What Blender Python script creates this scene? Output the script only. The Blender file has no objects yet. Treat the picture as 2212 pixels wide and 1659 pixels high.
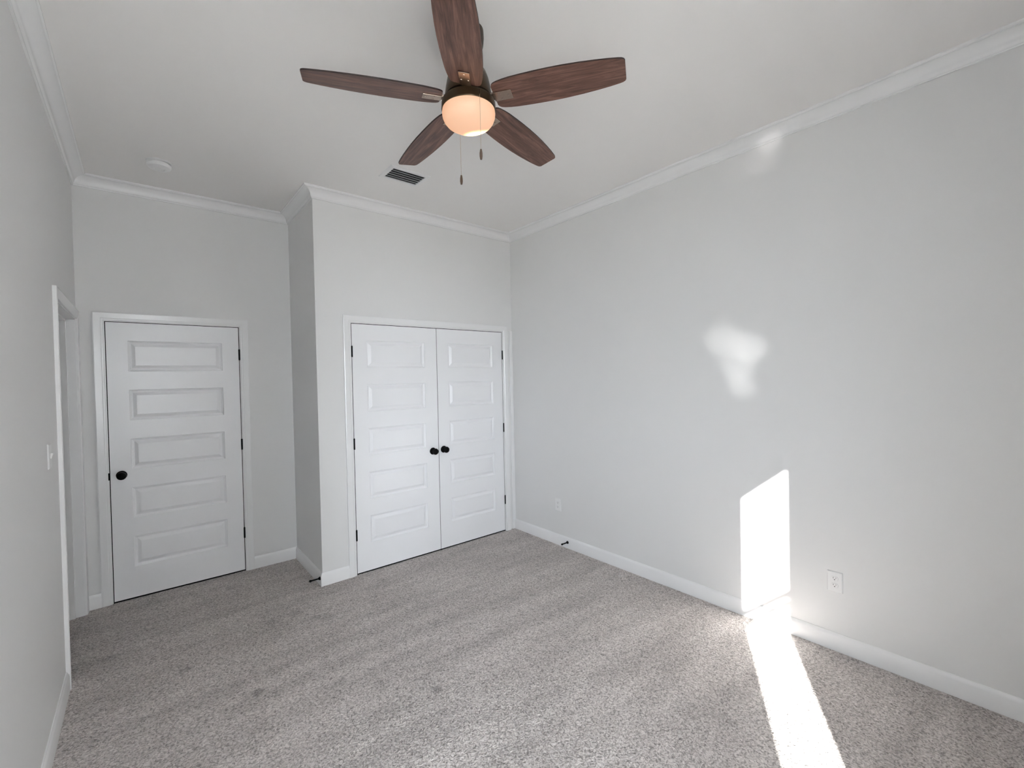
import bpy, bmesh, math, random
from mathutils import Vector, Matrix

S = bpy.context.scene
C = S.collection
R = math.radians
random.seed(4)

# ------------------------------------------------------------------ room numbers (metres)
H = 3.061            # ceiling height
XL = -3.337          # left wall plane
XR = 0.0             # right wall plane
XN = -1.953          # side of the closet block
D = 0.736            # entry door wall plane
L = 4.05             # rear wall (behind the camera) at y = -L
T = 0.12             # wall thickness
ZT = 2.045           # top of the door leaves
LY0, LY1 = -0.278, 0.655   # opening in the left wall
WX0, WX1, WZ0, WZ1 = -3.26, -2.58, 0.70, 2.385   # rear window opening

# ------------------------------------------------------------------ camera
CAM = Vector((-2.997, -3.6145, 1.5844))
yaw, pitch, roll = 0.691, -0.015, -0.0209
fwd = Vector((math.sin(yaw) * math.cos(pitch), math.cos(yaw) * math.cos(pitch), math.sin(pitch)))
rgt = Vector((math.cos(yaw), -math.sin(yaw), 0))
upv = rgt.cross(fwd)
rr = rgt * math.cos(roll) + upv * math.sin(roll)
uu = -rgt * math.sin(roll) + upv * math.cos(roll)
cd = bpy.data.cameras.new('camera')
cam = bpy.data.objects.new('camera', cd)
C.objects.link(cam)
M = Matrix((rr, uu, -fwd)).transposed().to_4x4()
M.translation = CAM
cam.matrix_world = M
cd.sensor_fit = 'HORIZONTAL'
cd.sensor_width = 36.0
cd.lens = 968.2 / 2212 * 36.0
cd.clip_start = 0.02
S.camera = cam

# ------------------------------------------------------------------ sky, sun, exposure
S.view_settings.view_transform = 'Standard'
S.view_settings.look = 'None'
S.view_settings.gamma = 1.0
S.view_settings.use_curve_mapping = False
S.view_settings.exposure = 0.25
S.cycles.use_denoising = True
S.cycles.max_bounces = 24
S.cycles.diffuse_bounces = 16
S.cycles.glossy_bounces = 6
S.cycles.transparent_max_bounces = 12
S.cycles.sample_clamp_indirect = 0.0
S.cycles.caustics_reflective = False
S.cycles.caustics_refractive = False

w = bpy.data.worlds.new('sky')
S.world = w
w.use_nodes = True
bg = w.node_tree.nodes['Background']
bg.inputs[0].default_value = (0.87, 0.925, 1.0, 1)
bg.inputs[1].default_value = 37.0

SUN_AZ = R(29.7)
SUN_EL = R(23.1)
sun_dir = Vector((math.cos(SUN_AZ) * math.cos(SUN_EL), math.sin(SUN_AZ) * math.cos(SUN_EL), -math.sin(SUN_EL)))
sl = bpy.data.lights.new('sun', 'SUN')
sl.energy = 60.0
sl.angle = R(0.53)
sl.color = (1.0, 0.96, 0.93)
so = bpy.data.objects.new('sun', sl)
C.objects.link(so)
so.rotation_euler = (-sun_dir).to_track_quat('Z', 'Y').to_euler()
so.location = (-8, -8, 6)

# sunlight thrown back through the rear window by something shiny outside (a windscreen, a pane)
def glint(y, z, power, size_deg, zslope=-0.145, blend=1.0, col=(1, 0.98, 0.95)):
    tgt = Vector((0.0, y, z))
    d = Vector((-2.9, -(4.11 + y), 3.4 * zslope))
    l = bpy.data.lights.new('glint', 'SPOT')
    l.energy = power; l.spot_size = R(size_deg); l.spot_blend = blend; l.shadow_soft_size = 0.02; l.color = col
    o = bpy.data.objects.new('glint', l)
    C.objects.link(o)
    o.location = tgt + d * 2.2
    o.rotation_euler = d.to_track_quat('Z', 'Y').to_euler()
glint(-2.215, 1.80, 800, 2.1)
glint(-2.38, 1.74, 900, 1.8)
glint(-2.30, 1.63, 800, 1.9)
glint(-2.325, 1.50, 650, 1.6)
glint(-2.51, 2.985, 620, 1.2, -0.21, 0.9, (1, 0.92, 0.91))
glint(-2.45, 2.90, 260, 1.5, -0.21, 0.6, (1, 0.92, 0.91))

pl = bpy.data.lights.new('window_portal', 'AREA')
pl.shape = 'RECTANGLE'
pl.size = WX1 - WX0
pl.size_y = WZ1 - WZ0
pl.cycles.is_portal = True
po = bpy.data.objects.new('window_portal', pl)
C.objects.link(po)
po.location = ((WX0 + WX1) / 2, -L - T - 0.02, (WZ0 + WZ1) / 2)
po.rotation_euler = (R(90), 0, R(0))

# ------------------------------------------------------------------ materials
def mat(name, col, rough=0.5, metal=0.0, spec=0.5):
    m = bpy.data.materials.new(name)
    m.use_nodes = True
    b = m.node_tree.nodes['Principled BSDF']
    b.inputs['Base Color'].default_value = (*col, 1)
    b.inputs['Roughness'].default_value = rough
    b.inputs['Metallic'].default_value = metal
    b.inputs['Specular IOR Level'].default_value = spec
    return m

def nodes(m):
    nt = m.node_tree
    return nt, nt.nodes, nt.links, nt.nodes['Principled BSDF']

def bumpy(m, scale, strength, dist, detail=3.0, coord='Object'):
    nt, N, K, b = nodes(m)
    tc = N.new('ShaderNodeTexCoord')
    nz = N.new('ShaderNodeTexNoise')
    nz.inputs['Scale'].default_value = scale
    nz.inputs['Detail'].default_value = detail
    bp = N.new('ShaderNodeBump')
    bp.inputs['Strength'].default_value = strength
    bp.inputs['Distance'].default_value = dist
    K.new(tc.outputs[coord], nz.inputs['Vector'])
    K.new(nz.outputs[0], bp.inputs['Height'])
    K.new(bp.outputs[0], b.inputs['Normal'])
    return m

M_WALL = bumpy(mat('wall_paint', (0.71, 0.71, 0.708), 0.5, spec=0.35), 260, 0.10, 0.001)
M_CEIL = bumpy(mat('ceiling_paint', (0.79, 0.778, 0.768), 0.75, spec=0.2), 220, 0.18, 0.001)
M_TRIM = mat('trim_gloss_paint', (0.785, 0.787, 0.79), 0.24, spec=0.5)
M_DOOR = mat('door_satin_paint', (0.81, 0.815, 0.83), 0.30, spec=0.5)
M_BLACK = mat('black_metal', (0.003, 0.003, 0.003), 0.55, 0.0, 0.12)
M_GAP_SHADE = mat('gap_shade_black', (0.004, 0.004, 0.004), 0.8, 0.0, 0.1)  # black that stands in for the shade inside the door gaps
M_PLATE = mat('white_plastic', (0.76, 0.76, 0.76), 0.3)
M_SLOT = mat('slot_dark', (0.02, 0.02, 0.02), 0.6)
M_BRONZE = mat('aged_bronze', (0.055, 0.036, 0.018), 0.34, 0.75)
M_PLATEIRON = mat('brushed_bronze_bracket', (0.42, 0.33, 0.27), 0.24, 0.95)
M_CHAIN = mat('brass_chain', (0.55, 0.42, 0.30), 0.35, 0.9)
M_FOB = mat('dark_wood_fob', (0.10, 0.065, 0.045), 0.3)
M_VENT = mat('vent_white_enamel', (0.74, 0.74, 0.74), 0.35)
M_DUCT = mat('duct_shade', (0.02, 0.022, 0.022), 0.7)
M_VINYL = mat('window_vinyl', (0.85, 0.85, 0.85), 0.3)
M_BLOCKER = bumpy(mat('sky_blocker_grey', (0.50, 0.49, 0.48), 0.8), 3, 0.3, 0.01)
M_CONC = bumpy(mat('outdoor_concrete', (0.42, 0.40, 0.37), 0.9), 5, 0.3, 0.01)

def carpet_material():
    m = mat('beige_carpet', (0.4, 0.36, 0.33), 0.95, spec=0.05)
    nt, N, K, b = nodes(m)
    tc = N.new('ShaderNodeTexCoord')
    # domain-warped cells = short twisted tufts
    warp = N.new('ShaderNodeTexNoise'); warp.inputs['Scale'].default_value = 45; warp.inputs['Detail'].default_value = 2
    wm = N.new('ShaderNodeVectorMath'); wm.operation = 'MULTIPLY_ADD'
    wm.inputs[1].default_value = (0.030, 0.030, 0.030)
    K.new(tc.outputs['Object'], warp.inputs['Vector'])
    K.new(warp.outputs['Color'], wm.inputs[0]); K.new(tc.outputs['Object'], wm.inputs[2])
    vo = N.new('ShaderNodeTexVoronoi'); vo.inputs['Scale'].default_value = 85; vo.feature = 'F1'
    vo.inputs['Randomness'].default_value = 1.0
    K.new(wm.outputs[0], vo.inputs['Vector'])
    nf = N.new('ShaderNodeTexNoise'); nf.inputs['Scale'].default_value = 105; nf.inputs['Detail'].default_value = 3; nf.inputs['Roughness'].default_value = 0.6
    K.new(wm.outputs[0], nf.inputs['Vector'])
    # tuft shade
    cr = N.new('ShaderNodeValToRGB')
    e = cr.color_ramp.elements
    e[0].position = 0.34; e[0].color = (0.235, 0.212, 0.197, 1)
    e[1].position = 0.64; e[1].color = (0.70, 0.65, 0.62, 1)
    mid = e.new(0.47); mid.color = (0.47, 0.43, 0.405, 1)
    K.new(nf.outputs[0], cr.inputs[0])
    # vacuum tracks: wide soft streaks running from the closet towards the right wall
    mp = N.new('ShaderNodeMapping'); mp.inputs['Rotation'].default_value = (0, 0, R(32)); mp.inputs['Scale'].default_value = (0.8, 4.2, 1)
    K.new(tc.outputs['Object'], mp.inputs['Vector'])
    ns = N.new('ShaderNodeTexNoise'); ns.inputs['Scale'].default_value = 1.7; ns.inputs['Detail'].default_value = 3
    K.new(mp.outputs[0], ns.inputs['Vector'])
    sr = N.new('ShaderNodeMapRange'); sr.inputs[1].default_value = 0.35; sr.inputs[2].default_value = 0.65; sr.inputs[3].default_value = 0.86; sr.inputs[4].default_value = 1.08
    K.new(ns.outputs[0], sr.inputs[0])
    # soiled patches
    nb = N.new('ShaderNodeTexNoise'); nb.inputs['Scale'].default_value = 5.5; nb.inputs['Detail'].default_value = 4
    K.new(tc.outputs['Object'], nb.inputs['Vector'])
    br = N.new('ShaderNodeMapRange'); br.inputs[1].default_value = 0.62; br.inputs[2].default_value = 0.76; br.inputs[3].default_value = 1.0; br.inputs[4].default_value = 0.80
    K.new(nb.outputs[0], br.inputs[0])
    mul = N.new('ShaderNodeMath'); mul.operation = 'MULTIPLY'
    K.new(sr.outputs[0], mul.inputs[0]); K.new(br.outputs[0], mul.inputs[1])
    last = mul
    # the footmarks / stains of the photo, each at its own place on the floor
    sn = N.new('ShaderNodeTexNoise'); sn.inputs['Scale'].default_value = 22; sn.inputs['Detail'].default_value = 3
    K.new(tc.outputs['Object'], sn.inputs['Vector'])
    for (x, y, r, k) in STAINS:
        dv = N.new('ShaderNodeVectorMath'); dv.operation = 'DISTANCE'
        dv.inputs[1].default_value = (x, y, 0)
        K.new(tc.outputs['Object'], dv.inputs[0])
        ad = N.new('ShaderNodeMath'); ad.operation = 'MULTIPLY_ADD'; ad.inputs[1].default_value = r * 1.4
        K.new(sn.outputs[0], ad.inputs[0]); K.new(dv.outputs['Value'], ad.inputs[2])
        mr = N.new('ShaderNodeMapRange'); mr.interpolation_type = 'SMOOTHSTEP'
        mr.inputs[1].default_value = r * 1.0; mr.inputs[2].default_value = r * 2.0
        mr.inputs[3].default_value = k; mr.inputs[4].default_value = 1.0
        K.new(ad.outputs[0], mr.inputs[0])
        m2 = N.new('ShaderNodeMath'); m2.operation = 'MULTIPLY'
        K.new(last.outputs[0], m2.inputs[0]); K.new(mr.outputs[0], m2.inputs[1])
        last = m2
    vm = N.new('ShaderNodeVectorMath'); vm.operation = 'SCALE'
    K.new(cr.outputs[0], vm.inputs[0]); K.new(last.outputs[0], vm.inputs['Scale'])
    K.new(vm.outputs[0], b.inputs['Base Color'])
    hs = N.new('ShaderNodeMath'); hs.operation = 'SUBTRACT'
    K.new(nf.outputs[0], hs.inputs[0]); K.new(vo.outputs['Distance'], hs.inputs[1])
    bp = N.new('ShaderNodeBump'); bp.inputs['Strength'].default_value = 0.9; bp.inputs['Distance'].default_value = 0.007
    K.new(hs.outputs[0], bp.inputs['Height'])
    K.new(bp.outputs[0], b.inputs['Normal'])
    b.inputs['Sheen Weight'].default_value = 0.15
    return m

STAINS = [(-2.572, -1.018, 0.035, 0.70), (-1.878, -1.606, 0.032, 0.66), (-2.22, -0.307, 0.05, 0.74), (-2.368, -0.331, 0.05, 0.78),
          (-2.125, -0.449, 0.03, 0.75), (-2.568, -0.806, 0.03, 0.85), (-2.233, -1.224, 0.035, 0.82), (-2.083, -1.379, 0.04, 0.85), (-2.849, -0.531, 0.05, 0.8)]
M_CARPET = carpet_material()

def wood_material():
    m = mat('walnut_blade', (0.1, 0.05, 0.03), 0.42, spec=0.45)
    nt, N, K, b = nodes(m)
    tc = N.new('ShaderNodeTexCoord')
    oi = N.new('ShaderNodeObjectInfo')
    ml = N.new('ShaderNodeMath'); ml.operation = 'MULTIPLY'; ml.inputs[1].default_value = 7.0
    K.new(oi.outputs['Random'], ml.inputs[0])
    av = N.new('ShaderNodeVectorMath'); av.operation = 'ADD'
    K.new(tc.outputs['Object'], av.inputs[0]); K.new(ml.outputs[0], av.inputs[1])
    mp = N.new('ShaderNodeMapping'); mp.inputs['Scale'].default_value = (5, 60, 60)
    K.new(av.outputs[0], mp.inputs['Vector'])
    nz = N.new('ShaderNodeTexNoise'); nz.inputs['Scale'].default_value = 1.0; nz.inputs['Detail'].default_value = 6; nz.inputs['Roughness'].default_value = 0.65; nz.inputs['Distortion'].default_value = 0.8
    K.new(mp.outputs[0], nz.inputs['Vector'])
    cr = N.new('ShaderNodeValToRGB'); e = cr.color_ramp.elements
    e[0].position = 0.28; e[0].color = (0.036, 0.017, 0.012, 1)
    e[1].position = 0.74; e[1].color = (0.25, 0.132, 0.098, 1)
    q = e.new(0.5); q.color = (0.118, 0.056, 0.040, 1)
    K.new(nz.outputs[0], cr.inputs[0])
    K.new(cr.outputs[0], b.inputs['Base Color'])
    bp = N.new('ShaderNodeBump'); bp.inputs['Strength'].default_value = 0.25; bp.inputs['Distance'].default_value = 0.001
    K.new(nz.outputs[0], bp.inputs['Height']); K.new(bp.outputs[0], b.inputs['Normal'])
    return m
M_WOOD = wood_material()
M_EDGE = mat('blade_dark_edge', (0.018, 0.008, 0.006), 0.5)

def bowl_material():
    m = mat('lit_frosted_glass', (0.85, 0.78, 0.70), 0.6, spec=0.25)
    nt, N, K, b = nodes(m)
    tc = N.new('ShaderNodeTexCoord')
    dv = N.new('ShaderNodeVectorMath'); dv.operation = 'DISTANCE'
    dv.inputs[1].default_value = BULB
    K.new(tc.outputs['Object'], dv.inputs[0])
    mr = N.new('ShaderNodeMapRange'); mr.interpolation_type = 'SMOOTHERSTEP'
    mr.inputs[1].default_value = 0.012; mr.inputs[2].default_value = 0.075; mr.inputs[3].default_value = 1.0; mr.inputs[4].default_value = 0.0
    K.new(dv.outputs['Value'], mr.inputs[0])
    cr = N.new('ShaderNodeMix'); cr.data_type = 'RGBA'
    cr.inputs[6].default_value = (0.56, 0.27, 0.13, 1)
    cr.inputs[7].default_value = (4.0, 3.0, 1.5, 1)
    K.new(mr.outputs[0], cr.inputs[0])
    K.new(cr.outputs[2], b.inputs['Emission Color'])
    b.inputs['Emission Strength'].default_value = 1.0
    b.inputs['Base Color'].default_value = (0.42, 0.36, 0.30, 1)
    return m
BULB = (0.070, 0.040, -0.098)
M_BOWL = bowl_material()

def glass_material():
    m = bpy.data.materials.new('window_glass')
    m.use_nodes = True
    nt = m.node_tree; N = nt.nodes; K = nt.links
    N.clear()
    out = N.new('ShaderNodeOutputMaterial'); mix = N.new('ShaderNodeMixShader')
    tr = N.new('ShaderNodeBsdfTransparent'); gl = N.new('ShaderNodeBsdfGlossy'); gl.inputs['Roughness'].default_value = 0.02
    lw = N.new('ShaderNodeLayerWeight')
    pw = N.new('ShaderNodeMath'); pw.operation = 'POWER'; pw.inputs[1].default_value = 5.0
    fr = N.new('ShaderNodeMath'); fr.operation = 'MULTIPLY_ADD'; fr.inputs[1].default_value = 0.9; fr.inputs[2].default_value = 0.03
    K.new(lw.outputs['Facing'], pw.inputs[0]); K.new(pw.outputs[0], fr.inputs[0])
    tr.inputs[0].default_value = (0.97, 0.98, 0.98, 1)
    K.new(fr.outputs[0], mix.inputs[0]); K.new(tr.outputs[0], mix.inputs[1]); K.new(gl.outputs[0], mix.inputs[2])
    K.new(mix.outputs[0], out.inputs[0])
    return m
M_GLASS = glass_material()

# ------------------------------------------------------------------ mesh helpers
def link(name, bm, m, parent=None, smooth=False, loc=None, matrix=None):
    bmesh.ops.remove_doubles(bm, verts=bm.verts, dist=1e-6)
    bmesh.ops.recalc_face_normals(bm, faces=bm.faces)
    me = bpy.data.meshes.new(name)
    bm.to_mesh(me); bm.free()
    for mm in (m if isinstance(m, (list, tuple)) else [m]):
        me.materials.append(mm)
    if smooth:
        me.shade_smooth()
        try:
            me.set_sharp_from_angle(angle=R(35))
        except Exception:
            pass
    o = bpy.data.objects.new(name, me)
    C.objects.link(o)
    if parent: o.parent = parent
    if loc: o.location = loc
    if matrix is not None: o.matrix_basis = matrix
    return o

def box(bm, x0, x1, y0, y1, z0, z1, bevel=0.0, mi=0):
    vs = [bm.verts.new((x, y, z)) for x in (x0, x1) for y in (y0, y1) for z in (z0, z1)]
    idx = [(0, 1, 3, 2), (4, 6, 7, 5), (0, 4, 5, 1), (2, 3, 7, 6), (0, 2, 6, 4), (1, 5, 7, 3)]
    fs = [bm.faces.new([vs[i] for i in f]) for f in idx]
    for f in fs: f.material_index = mi
    if bevel > 0:
        ed = list({e for f in fs for e in f.edges})
        bmesh.ops.bevel(bm, geom=ed, offset=bevel, segments=2, profile=0.5, affect='EDGES')
    return fs

def lathe(bm, prof, seg=32, mat4=None, cap=True, mi=0):
    """prof: list of (r, z). revolve about z"""
    rings = []
    for r, z in prof:
        if r < 1e-6:
            rings.append([bm.verts.new((0, 0, z))])
        else:
            rings.append([bm.verts.new((r * math.cos(2 * math.pi * i / seg), r * math.sin(2 * math.pi * i / seg), z)) for i in range(seg)])
    new = []
    for a, b in zip(rings, rings[1:]):
        for i in range(seg):
            j = (i + 1) % seg
            if len(a) == 1 and len(b) == 1: continue
            if len(a) == 1: f = [a[0], b[i], b[j]]
            elif len(b) == 1: f = [a[i], a[j], b[0]]
            else: f = [a[i], a[j], b[j], b[i]]
            fc = bm.faces.new(f); fc.material_index = mi; new.append(fc)
    if cap:
        for r in (rings[0], rings[-1]):
            if len(r) > 2:
                fc = bm.faces.new(r); fc.material_index = mi
    if mat4 is not None:
        bmesh.ops.transform(bm, matrix=mat4, verts=[v for r in rings for v in r])

def empty(name, loc, rz=0.0):
    o = bpy.data.objects.new(name, None)
    o.empty_display_size = 0.1
    C.objects.link(o)
    o.location = loc; o.rotation_euler = (0, 0, rz)
    return o

def tag(o, label=None, cat=None, group=None, kind=None):
    if label: o['label'] = label
    if cat: o['category'] = cat
    if group: o['group'] = group
    if kind: o['kind'] = kind
    return o

def wall_mesh(bm, axis, pos, thick, s0, s1, z0, z1, holes=()):
    """axis 'x': plane x=pos, runs along y; thick signed (direction away from the room). holes: (s0,s1,z0,z1)"""
    ss = sorted({s0, s1, *[h[0] for h in holes], *[h[1] for h in holes]})
    zs = sorted({z0, z1, *[h[2] for h in holes], *[h[3] for h in holes]})
    def solid(i, j):
        if i < 0 or j < 0 or i >= len(ss) - 1 or j >= len(zs) - 1: return False
        cs, cz = (ss[i] + ss[i + 1]) / 2, (zs[j] + zs[j + 1]) / 2
        return not any(h[0] < cs < h[1] and h[2] < cz < h[3] for h in holes)
    def P(s, t, z):
        return (pos + t, s, z) if axis == 'x' else (s, pos + t, z)
    def F(*pts): bm.faces.new([bm.verts.new(p) for p in pts])
    for i in range(len(ss) - 1):
        for j in range(len(zs) - 1):
            if not solid(i, j): continue
            a, b, c, d = ss[i], ss[i + 1], zs[j], zs[j + 1]
            for t in (0, thick): F(P(a, t, c), P(b, t, c), P(b, t, d), P(a, t, d))
            if not solid(i - 1, j): F(P(a, 0, c), P(a, thick, c), P(a, thick, d), P(a, 0, d))
            if not solid(i + 1, j): F(P(b, 0, c), P(b, thick, c), P(b, thick, d), P(b, 0, d))
            if not solid(i, j - 1): F(P(a, 0, c), P(b, 0, c), P(b, thick, c), P(a, thick, c))
            if not solid(i, j + 1): F(P(a, 0, d), P(b, 0, d), P(b, thick, d), P(a, thick, d))

def sweep(bm, p, q, n, prof, ms=0.0, me=0.0):
    """extrude a wall-trim profile [(out, z)] from p to q (2D); n = room-side normal; ms/me = mitre (+1 inside, -1 outside, 0 square)"""
    p = Vector((*p, 0)); q = Vector((*q, 0)); n = Vector((*n, 0))
    d = (q - p).normalized()
    A = [bm.verts.new(p + d * (a * ms) + n * a + Vector((0, 0, z))) for a, z in prof]
    B = [bm.verts.new(q - d * (a * me) + n * a + Vector((0, 0, z))) for a, z in prof]
    k = len(prof)
    for i in range(k):
        j = (i + 1) % k
        bm.faces.new((A[i], A[j], B[j], B[i]))
    bm.faces.new(A); bm.faces.new(B[::-1])

BASE = [(0, 0), (0.014, 0), (0.014, 0.074), (0.0125, 0.078), (0.0125, 0.082), (0.008, 0.093), (0.005, 0.097), (0.004, 0.1), (0, 0.1)]
def cove():
    """from the ceiling corner down: wall foot with bead, small round, long cove, step and fillet at the ceiling"""
    pts = [(0, H), (0, H - 0.077), (0.0085, H - 0.077), (0.0095, H - 0.0745), (0.0095, H - 0.0705), (0.0070, H - 0.0695)]
    for i in range(0, 6):            # convex round above the bead
        a = R(75) * i / 5
        pts.append((0.0070 + 0.012 * math.sin(a), H - 0.0695 + 0.014 * (1 - math.cos(a)) + 0.006 * i / 5))
    x0, z0 = pts[-1][0], pts[-1][1] - H
    for i in range(1, 10):           # concave cove up to the ceiling fillet
        a = R(90) * i / 9
        pts.append((x0 + (0.066 - x0) * (1 - math.cos(a)), H + z0 + (-0.0145 - z0) * math.sin(a)))
    pts += [(0.0690, H - 0.0145), (0.0690, H - 0.0115), (0.0745, H - 0.0095), (0.077, H - 0.0065), (0.077, H)]
    return pts
CROWN = cove()

def struct(name, bm, m, label, cat, smooth=False):
    return tag(link(name, bm, m, smooth=smooth), label, cat, kind='structure')

# ------------------------------------------------------------------ room shell
FX0, FX1, FY0, FY1 = XL - 1.6, XR + T, -L - T, D + 1.4
bm = bmesh.new(); box(bm, FX0, FX1, FY0, FY1, -0.12, 0.0)
struct('floor', bm, M_CARPET, 'beige-grey cut pile carpet with faint vacuum tracks and stains', 'carpet')
bm = bmesh.new(); box(bm, FX0, FX1, FY0, FY1, H, H + 0.12)
struct('ceiling', bm, M_CEIL, 'white painted ceiling above the fan', 'ceiling')

JG = 0.005                      # gap between leaf and jamb
bm = bmesh.new(); wall_mesh(bm, 'x', XL, -T, -L, D + T, 0, H, [(LY0, LY1, 0, ZT + 0.002)])
struct('wall_left', bm, M_WALL, 'left wall with an open doorway near the far corner', 'wall')
bm = bmesh.new(); wall_mesh(bm, 'x', XR, T, -L - T, FY1, 0, H)
struct('wall_right', bm, M_WALL, 'long right wall catching the sunlight patch', 'wall')
C0, CM, C1 = -1.678, -0.8997, -0.1373
N0, N1 = -3.186, -2.361
JT = 0.018                      # jamb thickness
bm = bmesh.new(); wall_mesh(bm, 'y', 0, T, XN, XR, 0, H, [(C0 - JG - JT, C1 + JG + JT, 0, ZT + JG + JT)])
struct('wall_closet_front', bm, M_WALL, 'wall around the double closet doors', 'wall')
bm = bmesh.new(); wall_mesh(bm, 'x', XN, T, T, D, 0, H)
struct('wall_closet_side', bm, M_WALL, 'narrow side wall of the closet block', 'wall')
bm = bmesh.new(); wall_mesh(bm, 'y', D, T, XL, XR, 0, H, [(N0 - JG - JT, N1 + JG + JT, 0, ZT + JG + JT)])
struct('wall_back', bm, M_WALL, 'recessed wall around the single panelled door', 'wall')
bm = bmesh.new(); wall_mesh(bm, 'y', -L, -T, XL - T, XR, 0, H, [(WX0, WX1, WZ0, WZ1)])
struct('wall_rear', bm, M_WALL, 'window wall behind the camera', 'wall')
# rooms behind the doorways, closed off
bm = bmesh.new(); wall_mesh(bm, 'x', FX0, T, FY0, FY1, 0, H)
struct('wall_hall_left', bm, M_WALL, 'far wall of the room beyond the left doorway', 'wall')
bm = bmesh.new(); wall_mesh(bm, 'y', FY1, -T, FX0 + T, XR, 0, H)
struct('wall_hall_back', bm, M_WALL, 'far wall of the hall beyond the single door', 'wall')
bm = bmesh.new(); wall_mesh(bm, 'y', -1.6, -T, FX0 + T, XL - T, 0, H)
struct('wall_hall_front', bm, M_WALL, 'near wall of the room beyond the left doorway', 'wall')

# ------------------------------------------------------------------ crown and baseboards
def trim_run(name, label, cat, p, q, n, prof, ms, me):
    bm = bmesh.new(); sweep(bm, p, q, n, prof, ms, me)
    return struct(name, bm, M_TRIM, label, cat, smooth=True)
trim_run('trim_1', 'crown moulding along the left wall', 'crown moulding', (XL, -L), (XL, D), (1, 0), CROWN, 1, 1)
trim_run('trim_2', 'crown moulding above the single door', 'crown moulding', (XL, D), (XN, D), (0, -1), CROWN, 1, 1)
trim_run('trim_3', 'short crown moulding on the closet side wall', 'crown moulding', (XN, D), (XN, 0), (-1, 0), CROWN, 1, -1)
trim_run('trim_4', 'crown moulding above the closet doors', 'crown moulding', (XN, 0), (XR, 0), (0, -1), CROWN, -1, 1)
trim_run('trim_5', 'crown moulding along the right wall', 'crown moulding', (XR, 0), (XR, -L), (-1, 0), CROWN, 1, 1)
trim_run('trim_6', 'crown moulding behind the camera', 'crown moulding', (XR, -L), (XL, -L), (0, 1), CROWN, 1, 1)
CW = 0.058; RV = 0.006          # casing width, reveal
nL, nR = N0 - JG - RV - CW + .004, N1 + JG + RV + CW - .004
cL, cR = C0 - JG - RV - CW + .004, C1 + JG + RV + CW - .004
trim_run('baseboard_left', 'baseboard along the left wall', 'baseboard', (XL, -L), (XL, LY0 - 0.062), (1, 0), BASE, 1, 0)
trim_run('baseboard_back_left', 'short baseboard between the corner and the single door', 'baseboard', (XL, D), (nL, D), (0, -1), BASE, 0, 0)
trim_run('baseboard_back_right', 'short baseboard right of the single door', 'baseboard', (nR, D), (XN, D), (0, -1), BASE, 0, 1)
trim_run('baseboard_closet_side', 'baseboard on the closet side wall', 'baseboard', (XN, D), (XN, 0), (-1, 0), BASE, 1, -1)
trim_run('baseboard_closet_front', 'baseboard left of the closet doors', 'baseboard', (XN, 0), (cL, 0), (0, -1), BASE, -1, 0)
trim_run('baseboard_right', 'baseboard along the right wall', 'baseboard', (XR, 0), (XR, -L), (-1, 0), BASE, 0, 1)
trim_run('baseboard_rear', 'baseboard behind the camera', 'baseboard', (XR, -L), (XL, -L), (0, 1), BASE, 1, 1)

# ------------------------------------------------------------------ door casings (front = -y), with jambs and stops
def casing_profile_bar(bm, p0, p1, inner, outer):
    pass

def door_surround(name, label, x0, x1, yw):
    """casing, jamb and stop round a leaf x0..x1 in wall plane y=yw (room towards -y)"""
    bm = bmesh.new()
    a0, a1, zt = x0 - JG - RV, x1 + JG + RV, ZT + JG + RV
    # mitred flat casing with a thin inner step: rings (offset from inner edge, thickness)
    prof = [(0, 0), (0, 0.009), (0.004, 0.011), (0.012, 0.0115), (0.016, 0.0145), (CW - 0.006, 0.0165), (CW, 0.0145), (CW, 0)]
    def ring(o, t):
        y = yw - t
        return [(a0 - o, y, 0.0), (a0 - o, y, zt + o), (a1 + o, y, zt + o), (a1 + o, y, 0.0)]
    rs = [[bm.verts.new(v) for v in ring(o, t)] for o, t in prof]
    for ra, rb in zip(rs, rs[1:]):
        for i in range(3):
            bm.faces.new((ra[i], ra[i + 1], rb[i + 1], rb[i]))
    bm.faces.new([r[0] for r in rs]); bm.faces.new([r[3] for r in rs])
    # jamb boards
    j0, j1, jz = x0 - JG, x1 + JG, ZT + JG
    box(bm, j0 - JT, j0, yw - 0.001, yw + T, 0, jz + JT)
    box(bm, j1, j1 + JT, yw - 0.001, yw + T, 0, jz + JT)
    box(bm, j0, j1, yw - 0.001, yw + T, jz, jz + JT)
    # stops behind the leaf
    box(bm, j0, j0 + 0.012, yw + 0.040, yw + 0.075, 0, jz)
    box(bm, j1 - 0.012, j1, yw + 0.040, yw + 0.075, 0, jz)
    box(bm, j0, j1, yw + 0.040, yw + 0.075, jz - 0.012, jz)
    return struct(name, bm, M_TRIM, label, 'door trim')
door_surround('trim_7', 'white casing around the single door', N0, N1, D)
door_surround('trim_8', 'white casing around the double closet doors', C0, C1, 0.0)
bm = bmesh.new(); box(bm, -0.040, -0.0005, -0.010, 0.0, 0.0, ZT + 0.02, 0.002)
struct('trim_9', bm, M_TRIM, 'thin filler strip between closet casing and right wall', 'door trim')

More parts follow.
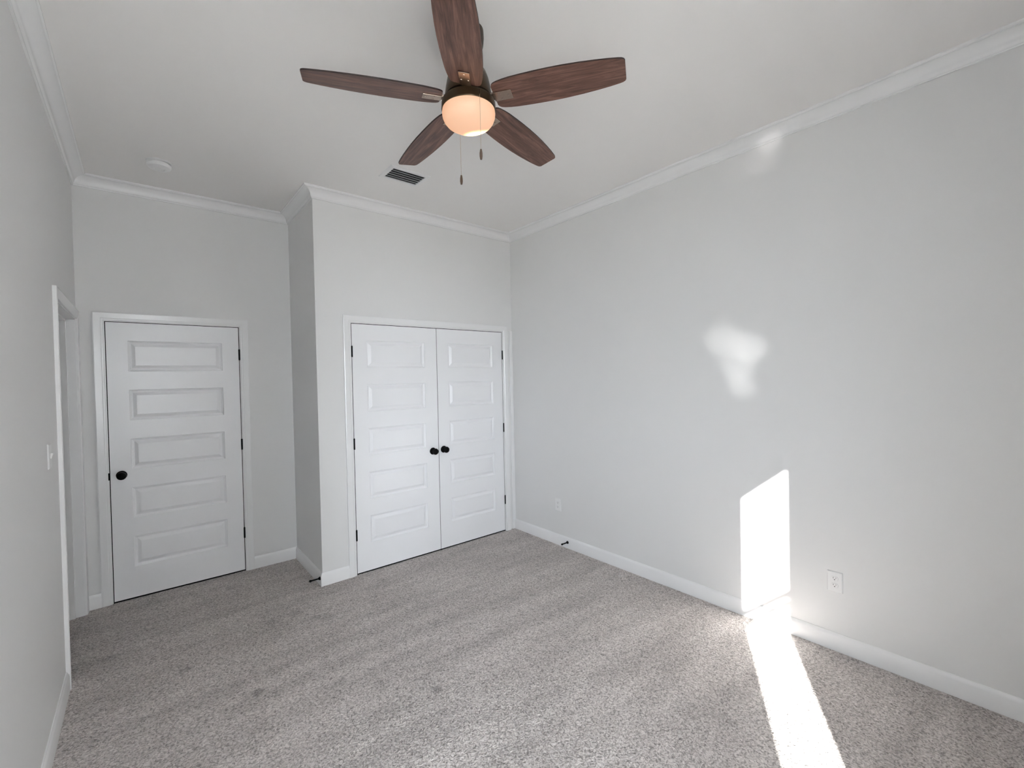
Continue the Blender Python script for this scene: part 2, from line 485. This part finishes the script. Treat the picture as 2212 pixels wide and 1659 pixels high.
# doorway on the left wall: casing both sides of the opening, lined jamb
bm = bmesh.new()
TC = 0.019
prof = [(0, 0), (0, 0.012), (0.004, 0.014), (CW - 0.006, TC), (CW, TC - 0.003), (CW, 0)]
i0, i1, iz = LY0 - 0.003, LY1 + 0.003, ZT + 0.004
def ring2(o, t):
    x = XL + t
    return [(x, i0 - o, 0), (x, i0 - o, iz + o), (x, i1 + o, iz + o), (x, i1 + o, 0)]
rs = [[bm.verts.new(v) for v in ring2(o, t)] for o, t in prof]
for ra, rb in zip(rs, rs[1:]):
    for i in range(3): bm.faces.new((ra[i], ra[i + 1], rb[i + 1], rb[i]))
bm.faces.new([r[0] for r in rs]); bm.faces.new([r[3] for r in rs])
# thin lining and stop
box(bm, XL - T, XL + 0.001, LY0, LY0 + 0.004, 0, ZT)
box(bm, XL - T, XL + 0.001, LY1 - 0.004, LY1, 0, ZT)
box(bm, XL - T, XL + 0.001, LY0, LY1, ZT - 0.004, ZT)
box(bm, XL - 0.095, XL - 0.045, LY1 - 0.016, LY1 - 0.004, 0, ZT)
box(bm, XL - 0.095, XL - 0.045, LY0 + 0.004, LY0 + 0.016, 0, ZT)
box(bm, XL - 0.095, XL - 0.045, LY0 + 0.004, LY1 - 0.004, ZT - 0.016, ZT)
struct('trim_10', bm, M_TRIM, 'white casing around the open doorway in the left wall', 'door trim')

# ------------------------------------------------------------------ panelled doors
def door_leaf(name, label, x0, x1, yw, pin, gap_bottom=0.012):
    """leaf front face at y=yw, 35 mm thick, five raised panels"""
    bm = bmesh.new()
    z0, z1 = gap_bottom, ZT
    th = 0.035
    def V(x, d, z): return bm.verts.new((x, yw + d, z))
    def quad(xa, xb, za, zb, d=0.0):
        bm.faces.new((V(xa, d, za), V(xb, d, za), V(xb, d, zb), V(xa, d, zb)))
    pa, pb = x0 + pin[0], x1 - pin[1]
    pz = []
    for i in range(5):
        t = ZT - 0.1326 - 0.3621 * i
        pz.append((t - 0.2248, t))
    quad(x0, pa, z0, z1); quad(pb, x1, z0, z1)
    top = z1
    for b, t in pz:
        quad(pa, pb, t, top); top = b
        rings = [(0, 0), (0.003, 0.006), (0.009, 0.0085), (0.015, 0.0130), (0.020, 0.0130), (0.040, 0.0030), (0.043, 0.0020)]
        rv = []
        for o, d in rings:
            rv.append([V(pa + o, d, b + o), V(pb - o, d, b + o), V(pb - o, d, t - o), V(pa + o, d, t - o)])
        for ra, rb in zip(rv, rv[1:]):
            for i in range(4):
                j = (i + 1) % 4
                bm.faces.new((ra[i], ra[j], rb[j], rb[i]))
        bm.faces.new(rv[-1])
    quad(pa, pb, z0, top)
    quad(x0, x1, z0, z1, th)
    for xa in (x0, x1):
        bm.faces.new((V(xa, 0, z0), V(xa, th, z0), V(xa, th, z1), V(xa, 0, z1)))
    for za in (z0, z1):
        bm.faces.new((V(x0, 0, za), V(x1, 0, za), V(x1, th, za), V(x0, th, za)))
    return tag(link(name, bm, M_DOOR), label, 'door', kind='structure')

def hinge(parent, x, yw, z):
    bm = bmesh.new()
    lathe(bm, [(0.0, -0.047), (0.003, -0.046), (0.0062, -0.043), (0.0062, -0.015), (0.0056, -0.0148), (0.0062, -0.0146),
               (0.0062, 0.0146), (0.0056, 0.0148), (0.0062, 0.015), (0.0062, 0.043), (0.003, 0.046), (0.0, 0.047)], 14,
          Matrix.Translation((x, yw - 0.0055, z)))
    box(bm, x - 0.0021, x + 0.0021, yw - 0.004, yw + 0.028, z - 0.044, z + 0.044)
    return tag(link('hinge', bm, M_BLACK, parent, smooth=True), 'black hinge')

def knob(parent, x, yw, z, oval=False):
    bm = bmesh.new()
    rose = [(0.0, 0.0), (0.031, 0.0), (0.032, 0.003), (0.029, 0.008), (0.014, 0.012), (0.0115, 0.016), (0.0115, 0.030)]
    head = [(0.016, 0.034), (0.0255, 0.041), (0.0285, 0.050), (0.0265, 0.059), (0.018, 0.066), (0.0, 0.068)]
    lathe(bm, rose + head, 32, Matrix.Translation((x, yw, z)) @ Matrix.Rotation(R(90), 4, 'X'))
    return tag(link('door_knob', bm, M_BLACK, parent, smooth=True), 'black round knob')

d1 = door_leaf('door_1', 'single white five-panel door in the recessed wall', N0, N1, D, (0.1186, 0.1178))
def gap_shade(parent, x0, x1, yw, left=True, right=True, mid=None):  # black strips in the door gaps, painting their dark shadow lines
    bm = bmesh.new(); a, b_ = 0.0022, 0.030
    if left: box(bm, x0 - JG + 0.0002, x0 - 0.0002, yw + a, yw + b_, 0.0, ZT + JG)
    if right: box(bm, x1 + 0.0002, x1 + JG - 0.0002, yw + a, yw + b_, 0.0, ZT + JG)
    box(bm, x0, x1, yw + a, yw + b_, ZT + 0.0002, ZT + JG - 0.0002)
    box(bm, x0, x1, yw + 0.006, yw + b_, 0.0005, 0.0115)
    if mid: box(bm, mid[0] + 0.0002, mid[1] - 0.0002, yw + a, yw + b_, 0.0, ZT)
    tag(link('gap_shade_strip', bm, M_GAP_SHADE, parent), 'black strips painted as the shade in the gap round the door')
gap_shade(d1, N0, N1, D)
for z in (1.82, 1.07, 0.325): hinge(d1, N1 + 0.0025, D, z)
knob(d1, -3.124, D, 0.928)
bm = bmesh.new(); box(bm, N0 - JG + 0.0005, N0 - 0.0005, D - 0.0015, D + 0.03, 0.895, 0.955)
box(bm, N0 - JG - 0.008, N0 - JG + 0.003, D - 0.0045, D + 0.002, 0.900, 0.952, 0.0015)
tag(link('strike_plate', bm, M_BLACK, d1), 'black strike plate')
d2 = door_leaf('door_2', 'left leaf of the white double closet doors', C0, CM - 0.0015, 0.0, (0.1166, 0.1240))
gap_shade(d2, C0, CM - 0.0015, 0.0, right=False, mid=(CM - 0.0015, CM + 0.0035))
for z in (1.82, 1.07, 0.325): hinge(d2, C0 - 0.0025, 0.0, z)
knob(d2, -0.962, 0.0, 0.9265)
d3 = door_leaf('door_3', 'right leaf of the white double closet doors', CM + 0.0035, C1, 0.0, (0.118, 0.116))
gap_shade(d3, CM + 0.0035, C1, 0.0, left=False)
for z in (1.815, 1.07, 0.325): hinge(d3, C1 + 0.0025, 0.0, z)
knob(d3, -0.848, 0.0, 0.930)
for dd, xc in ((d2, -0.976), (d3, -0.838)):
    bm = bmesh.new(); box(bm, xc - 0.026, xc + 0.026, -0.0025, 0.018, ZT + 0.0005, ZT + JG - 0.0003)
    tag(link('ball_catch', bm, M_BLACK, dd), 'black ball catch')

# ------------------------------------------------------------------ rear window (behind the camera)
bm = bmesh.new()
fy0, fy1 = -L - T + 0.005, -L - 0.055
def frame(bm, x0, x1, z0, z1, y0, y1, w_):
    box(bm, x0, x0 + w_, y0, y1, z0, z1); box(bm, x1 - w_, x1, y0, y1, z0, z1)
    box(bm, x0 + w_, x1 - w_, y0, y1, z0, z0 + w_); box(bm, x0 + w_, x1 - w_, y0, y1, z1 - w_, z1)
frame(bm, WX0, WX1, WZ0, WZ1, fy0, fy1, 0.022)
win = struct('window_1', bm, M_VINYL, 'double-hung window in the rear wall that lets the sun in', 'window')
bm = bmesh.new(); frame(bm, WX0 + 0.022, WX1 - 0.022, 1.505, WZ1 - 0.022, -L - 0.105, -L - 0.080, 0.028)
link('upper_sash', bm, M_VINYL, win)
bm = bmesh.new(); frame(bm, WX0 + 0.022, WX1 - 0.022, WZ0 + 0.022, 1.575, -L - 0.080, -L - 0.058, 0.036)
link('lower_sash', bm, M_VINYL, win)
bm = bmesh.new(); box(bm, WX0 + 0.05, WX1 - 0.05, -L - 0.094, -L - 0.090, 1.533, WZ1 - 0.05)
link('upper_pane', bm, M_GLASS, win)
bm = bmesh.new(); box(bm, WX0 + 0.058, WX1 - 0.058, -L - 0.071, -L - 0.067, WZ0 + 0.058, 1.539)
link('lower_pane', bm, M_GLASS, win)
bm = bmesh.new(); box(bm, WX0, WX1 + 0.02, -L - 0.055, -L + 0.03, WZ0 - 0.02, WZ0, 0.003)
struct('window_sill', bm, M_TRIM, 'white sill of the rear window', 'window sill')
bm = bmesh.new(); box(bm, -14, 10, -22, -L - T - 0.05, -0.6, -0.45)
struct('ground', bm, M_CONC, 'pale ground outside the rear window', 'ground')

bm = bmesh.new(); box(bm, -4.3, 7.5, -10.2, -9.4, -0.6, 5.6)  # unseen wall, added to keep skylight off the door recess and left floor
struct('sky_blocker', bm, M_BLOCKER, 'added wall outside the rear window that blocks skylight from the recess', 'light blocker')

# ------------------------------------------------------------------ electrical outlets and switch
def outlet(y, z, label):
    t = empty('wall_outlet', (XR, y, z))
    tag(t, label, 'outlet', 'electrical outlets on the right wall')
    bm = bmesh.new()
    # plate with soft bevelled border, room towards -x
    hw, hh = 0.038, 0.0585
    rr_ = [(0, 0), (0.0015, 0.003), (0.004, 0.0055), (0.006, 0.006)]
    rv = []
    for o, d in rr_:
        rv.append([bm.verts.new((-d, a * (hw - o), b * (hh - o))) for a, b in ((-1, -1), (1, -1), (1, 1), (-1, 1))])
    for ra, rb in zip(rv, rv[1:]):
        for i in range(4): bm.faces.new((ra[i], ra[(i + 1) % 4], rb[(i + 1) % 4], rb[i]))
    bm.faces.new(rv[-1]); bm.faces.new(rv[0])
    link('cover_plate', bm, M_PLATE, t)
    for s in (1, -1):
        bm = bmesh.new()
        zc = s * 0.0195
        pts = []
        for i in range(32):
            a = 2 * math.pi * i / 32
            pts.append((0.0172 * math.cos(a), max(-0.0125, min(0.0125, 0.0172 * math.sin(a)))))
        A = [bm.verts.new((-0.0055, p[0], zc + p[1])) for p in pts]
        B = [bm.verts.new((-0.0085, p[0] * .95, zc + p[1] * .95)) for p in pts]
        for i in range(32):
            j = (i + 1) % 32
            bm.faces.new((A[i], A[j], B[j], B[i]))
        bm.faces.new(B)
        sock = link('socket', bm, M_PLATE, t)
        bm = bmesh.new()
        box(bm, -0.0089, -0.0083, 0.0053, 0.0073, zc - 0.0005, zc + 0.0078)
        box(bm, -0.0089, -0.0083, -0.0073, -0.0056, zc + 0.0005, zc + 0.0070)
        lathe(bm, [(0, 0), (0.0027, 0), (0.0027, 0.0006), (0, 0.0006)], 12, Matrix.Translation((-0.0083, 0, zc - 0.0062)) @ Matrix.Rotation(R(-90), 4, 'Y'))
        tag(link('slots', bm, M_SLOT, sock), 'dark plug slots')
    bm = bmesh.new(); lathe(bm, [(0, 0), (0.0035, 0), (0.003, 0.001), (0, 0.0012)], 12, Matrix.Translation((-0.006, 0, 0)) @ Matrix.Rotation(R(-90), 4, 'Y'))
    link('screw', bm, M_PLATE, t)
    return t
outlet(-2.823, 0.390, 'white duplex outlet on the right wall, right of the sunlit patch')
outlet(-0.638, 0.377, 'small white duplex outlet low on the right wall near the closet corner')

t = empty('light_switch', (XL, -0.633, 1.262))
tag(t, 'white light switch beside the doorway on the left wall', 'light switch')
bm = bmesh.new()
rv = []
for o, d in [(0, 0), (0.0015, 0.003), (0.004, 0.0055), (0.006, 0.006)]:
    rv.append([bm.verts.new((d, a * (0.038 - o), b * (0.0585 - o))) for a, b in ((-1, -1), (1, -1), (1, 1), (-1, 1))])
for ra, rb in zip(rv, rv[1:]):
    for i in range(4): bm.faces.new((ra[i], ra[(i + 1) % 4], rb[(i + 1) % 4], rb[i]))
bm.faces.new(rv[-1]); bm.faces.new(rv[0])
link('cover_plate', bm, M_PLATE, t)
bm = bmesh.new(); box(bm, 0.005, 0.0095, -0.0055, 0.0055, -0.012, 0.012, 0.001)
v_ = [v for v in bm.verts if v.co.z > 0 and v.co.x > 0.008]
for v in v_: v.co.x += 0.006
link('toggle', bm, M_PLATE, t)

# ------------------------------------------------------------------ door stops
def door_stop(x, y, z, label):
    t = empty('door_stop', (x, y, z))
    tag(t, label, 'door stop', 'black door stops on the baseboards')
    rot = Matrix.Rotation(R(-90), 4, 'Y')
    bm = bmesh.new()
    lathe(bm, [(0, 0), (0.0135, 0), (0.0135, 0.003), (0.0095, 0.010), (0.0055, 0.017), (0.0058, 0.020), (0.0058, 0.066), (0, 0.066)], 20, rot)
    link('post', bm, M_BLACK, t, smooth=True)
    bm = bmesh.new()
    lathe(bm, [(0, 0.064), (0.0075, 0.064), (0.0085, 0.068), (0.0085, 0.077), (0.0065, 0.080), (0, 0.081)], 20, rot)
    link('rubber_tip', bm, M_BLACK, t, smooth=True)
door_stop(-0.014, -0.762, 0.056, 'black door stop on the right wall baseboard')
door_stop(XN - 0.014, 0.012, 0.058, 'black door stop at the closet block corner, on its side baseboard')

# ------------------------------------------------------------------ ceiling vent
t = empty('ceiling_vent', (-1.4835, -0.613, H))
tag(t, 'white louvred air vent in the ceiling under the fan blades', 'vent')
bm = bmesh.new()
def rect_ring(o, z, ax=0.153, ay=0.110): return [bm.verts.new((a * (ax - o), b * (ay - o), z)) for a, b in ((-1, -1), (1, -1), (1, 1), (-1, 1))]
rv = [rect_ring(o, z) for o, z in [(0, 0), (0.001, -0.003), (0.006, -0.006), (0.030, -0.008), (0.030, -0.0005)]]
for ra, rb in zip(rv, rv[1:]):
    for i in range(4): bm.faces.new((ra[i], ra[(i + 1) % 4], rb[(i + 1) % 4], rb[i]))
link('frame', bm, M_VENT, t)
bm = bmesh.new(); box(bm, -0.123, 0.123, -0.080, 0.080, -0.0012, -0.0004)  # flat dark sheet stands in for the duct's shade, ceiling is not cut
tag(link('duct_shade_sheet', bm, M_DUCT, t), 'dark sheet in place of the shaded duct')
first = None
for i in range(4):
    y = -0.048 + i * 0.032
    if i == 0:
        bm = bmesh.new()
        vs = [bm.verts.new(p) for p in ((-0.123, -0.0035, -0.0088), (0.123, -0.0035, -0.0088), (0.123, 0.0045, -0.0012), (-0.123, 0.0045, -0.0012),
                                        (-0.123, -0.0050, -0.0080), (0.123, -0.0050, -0.0080), (0.123, 0.0030, -0.0006), (-0.123, 0.0030, -0.0006))]
        for f in ((0, 1, 2, 3), (4, 5, 6, 7), (0, 1, 5, 4), (2, 3, 7, 6), (0, 3, 7, 4), (1, 2, 6, 5)): bm.faces.new([vs[k] for k in f])
        first = link('louver', bm, M_VENT, t, loc=(0, y, 0))
    else:
        o = first.copy(); C.objects.link(o); o.parent = t; o.location = (0, y, 0)

# ------------------------------------------------------------------ smoke detector
t = empty('smoke_detector', (-2.868, 0.17, H))
tag(t, 'round white smoke detector on the ceiling, left side', 'smoke detector')
bm = bmesh.new(); lathe(bm, [(0, 0), (0.070, 0), (0.070, -0.006), (0.067, -0.009), (0, -0.009)], 48)
link('mounting_ring', bm, M_PLATE, t, smooth=True)
bm = bmesh.new(); lathe(bm, [(0, -0.009), (0.052, -0.009), (0.052, -0.018), (0.066, -0.020), (0.066, -0.027), (0.062, -0.038), (0.050, -0.045), (0.030, -0.048), (0.026, -0.045), (0, -0.045)], 48)
link('cover', bm, M_PLATE, t, smooth=True)
bm = bmesh.new(); lathe(bm, [(0, -0.047), (0.008, -0.047), (0.007, -0.050), (0, -0.0505)], 16, Matrix.Translation((0.03, -0.02, 0.003)))
link('test_button', bm, M_PLATE, t, smooth=True)

# ------------------------------------------------------------------ ceiling fan
FX, FY, FZ = -1.8902, -2.0246, 2.763
fan = empty('ceiling_fan', (FX, FY, FZ))
tag(fan, 'five-blade walnut ceiling fan with a lit frosted glass bowl', 'ceiling fan')
HZ = H - FZ
bm = bmesh.new()
lathe(bm, [(0.0, HZ), (0.070, HZ), (0.071, HZ - 0.03), (0.068, HZ - 0.06), (0.056, HZ - 0.09), (0.036, HZ - 0.108), (0.022, HZ - 0.115), (0, HZ - 0.115)], 40)
link('canopy', bm, M_BRONZE, fan, smooth=True)
bm = bmesh.new(); lathe(bm, [(0, HZ - 0.11), (0.0135, HZ - 0.11), (0.0135, 0.13), (0, 0.13)], 20)
link('downrod', bm, M_BRONZE, fan, smooth=True)
bm = bmesh.new()
lathe(bm, [(0, 0.150), (0.022, 0.150), (0.034, 0.146), (0.060, 0.136), (0.078, 0.118), (0.088, 0.090), (0.096, 0.050), (0.100, 0.022), (0.098, 0.014), (0, 0.014)], 48)
link('motor_housing', bm, M_BRONZE, fan, smooth=True)
bm = bmesh.new(); lathe(bm, [(0, 0.014), (0.080, 0.014), (0.080, 0.0), (0, 0.0)], 48)
link('flywheel', bm, M_BLACK, fan, smooth=True)
bm = bmesh.new(); lathe(bm, [(0, 0.000), (0.106, 0.000), (0.112, -0.004), (0.1145, -0.012), (0.1155, -0.038), (0.1135, -0.041), (0, -0.041)], 56)
link('light_kit_band', bm, M_BRONZE, fan, smooth=True)
bm = bmesh.new()
lathe(bm, [(0.1115, -0.040), (0.1130, -0.052), (0.1115, -0.066), (0.106, -0.080), (0.096, -0.0925), (0.080, -0.1025), (0.058, -0.1095), (0.032, -0.1135), (0, -0.115)], 64, cap=False)
tag(link('glass_bowl', bm, M_BOWL, fan, smooth=True), 'glowing frosted glass bowl')

# blades: local x = radial, y = tangential, pitched about x
HW = [(0.118, 0.048), (0.122, 0.056), (0.130, 0.062), (0.145, 0.067), (0.17, 0.0715), (0.20, 0.075), (0.25, 0.0775), (0.30, 0.079), (0.36, 0.0795),
      (0.42, 0.078), (0.48, 0.0745), (0.54, 0.069), (0.59, 0.063), (0.625, 0.0575), (0.640, 0.054), (0.648, 0.049), (0.6515, 0.042)]
PITCH = -11.1
DROOP = 1.2
TH0 = -57.28
def blade_mesh():
    bm = bmesh.new()
    t_ = 0.0032
    rows = []
    for x, h in HW:
        rows.append([bm.verts.new((x, h * k, z * t_)) for z in (1, -1) for k in (-1, -0.5, 0, 0.5, 1)])
    for a, b in zip(rows, rows[1:]):
        for i in range(4):
            bm.faces.new((a[i], a[i + 1], b[i + 1], b[i])).material_index = 0
            bm.faces.new((a[i + 5], a[i + 6], b[i + 6], b[i + 5])).material_index = 0
        bm.faces.new((a[0], b[0], b[5], a[5])).material_index = 1
        bm.faces.new((a[4], b[4], b[9], a[9])).material_index = 1
    for r in (rows[0], rows[-1]):
        for i in range(4):
            bm.faces.new((r[i], r[i + 1], r[i + 6], r[i + 5])).material_index = 1
    return bm
proto_b = None
for k in range(5):
    a = R(TH0 + 72 * k)
    mx = Matrix.Rotation(a, 4, 'Z') @ Matrix.Rotation(R(DROOP), 4, 'Y') @ Matrix.Rotation(R(PITCH), 4, 'X')
    if k == 0:
        proto_b = link('blade', blade_mesh(), [M_WOOD, M_EDGE], fan, matrix=Matrix.Translation((0, 0, 0.004)) @ mx)
        bl = proto_b
        # bracket: plate under the blade root, narrowing into an arm that runs to the flywheel
        bm = bmesh.new()
        box(bm, 0.116, 0.196, -0.0225, 0.0225, -0.0085, -0.0034, 0.0015)
        box(bm, 0.070, 0.120, -0.016, 0.016, -0.0065, 0.004, 0.002)
        for sx, sy in ((0.182, 0.0), (0.150, 0.014), (0.150, -0.014)):
            lathe(bm, [(0, -0.0098), (0.0035, -0.0096), (0.0042, -0.0083), (0, -0.0083)], 10, Matrix.Translation((sx, sy, 0)))
        proto_br = link('blade_bracket', bm, M_PLATEIRON, bl)
        tag(proto_br, 'bronze bracket plate under the blade root')
    else:
        bl = proto_b.copy(); C.objects.link(bl); bl.parent = fan
        bl.matrix_basis = Matrix.Translation((0, 0, 0.004)) @ mx
        br = proto_br.copy(); C.objects.link(br); br.parent = bl

fv = Vector((0.572, 0.82, 0)); rv_ = Vector((0.82, -0.572, 0))
def pull_chain(off, z_end):
    base = off
    bm = bmesh.new()
    z = -0.030
    bead = 0.0013
    ln = z - z_end
    n = int(ln / 0.0042)
    lathe(bm, [(0, z), (0.00055, z), (0.00055, z_end), (0, z_end)], 6, Matrix.Translation(base))
    for i in range(n):
        zz = z - i * ln / n
        lathe(bm, [(0, zz + bead), (bead, zz), (0, zz - bead)], 6, Matrix.Translation(base))
    ch = link('pull_chain', bm, M_CHAIN, fan)
    bm = bmesh.new()
    lathe(bm, [(0, z_end + 0.004), (0.0035, z_end + 0.003), (0.0045, z_end - 0.002), (0.0062, z_end - 0.012), (0.0064, z_end - 0.024), (0.0050, z_end - 0.034), (0.004, z_end - 0.038), (0, z_end - 0.0385)], 16,
          Matrix.Translation(base))
    tag(link('fob', bm, M_FOB, ch, smooth=True), 'small dark pull fob')
    bm = bmesh.new()   # ferrule where the chain leaves the band
    lathe(bm, [(0, -0.012), (0.0035, -0.014), (0.0042, -0.026), (0.003, -0.033), (0, -0.033)], 12, Matrix.Translation(base))
    link('ferrule', bm, M_BRONZE, ch, smooth=True)
pull_chain(fv * -0.109 + rv_ * 0.046, 2.505 - FZ)
pull_chain(fv * 0.112 + rv_ * -0.040, 2.498 - FZ)
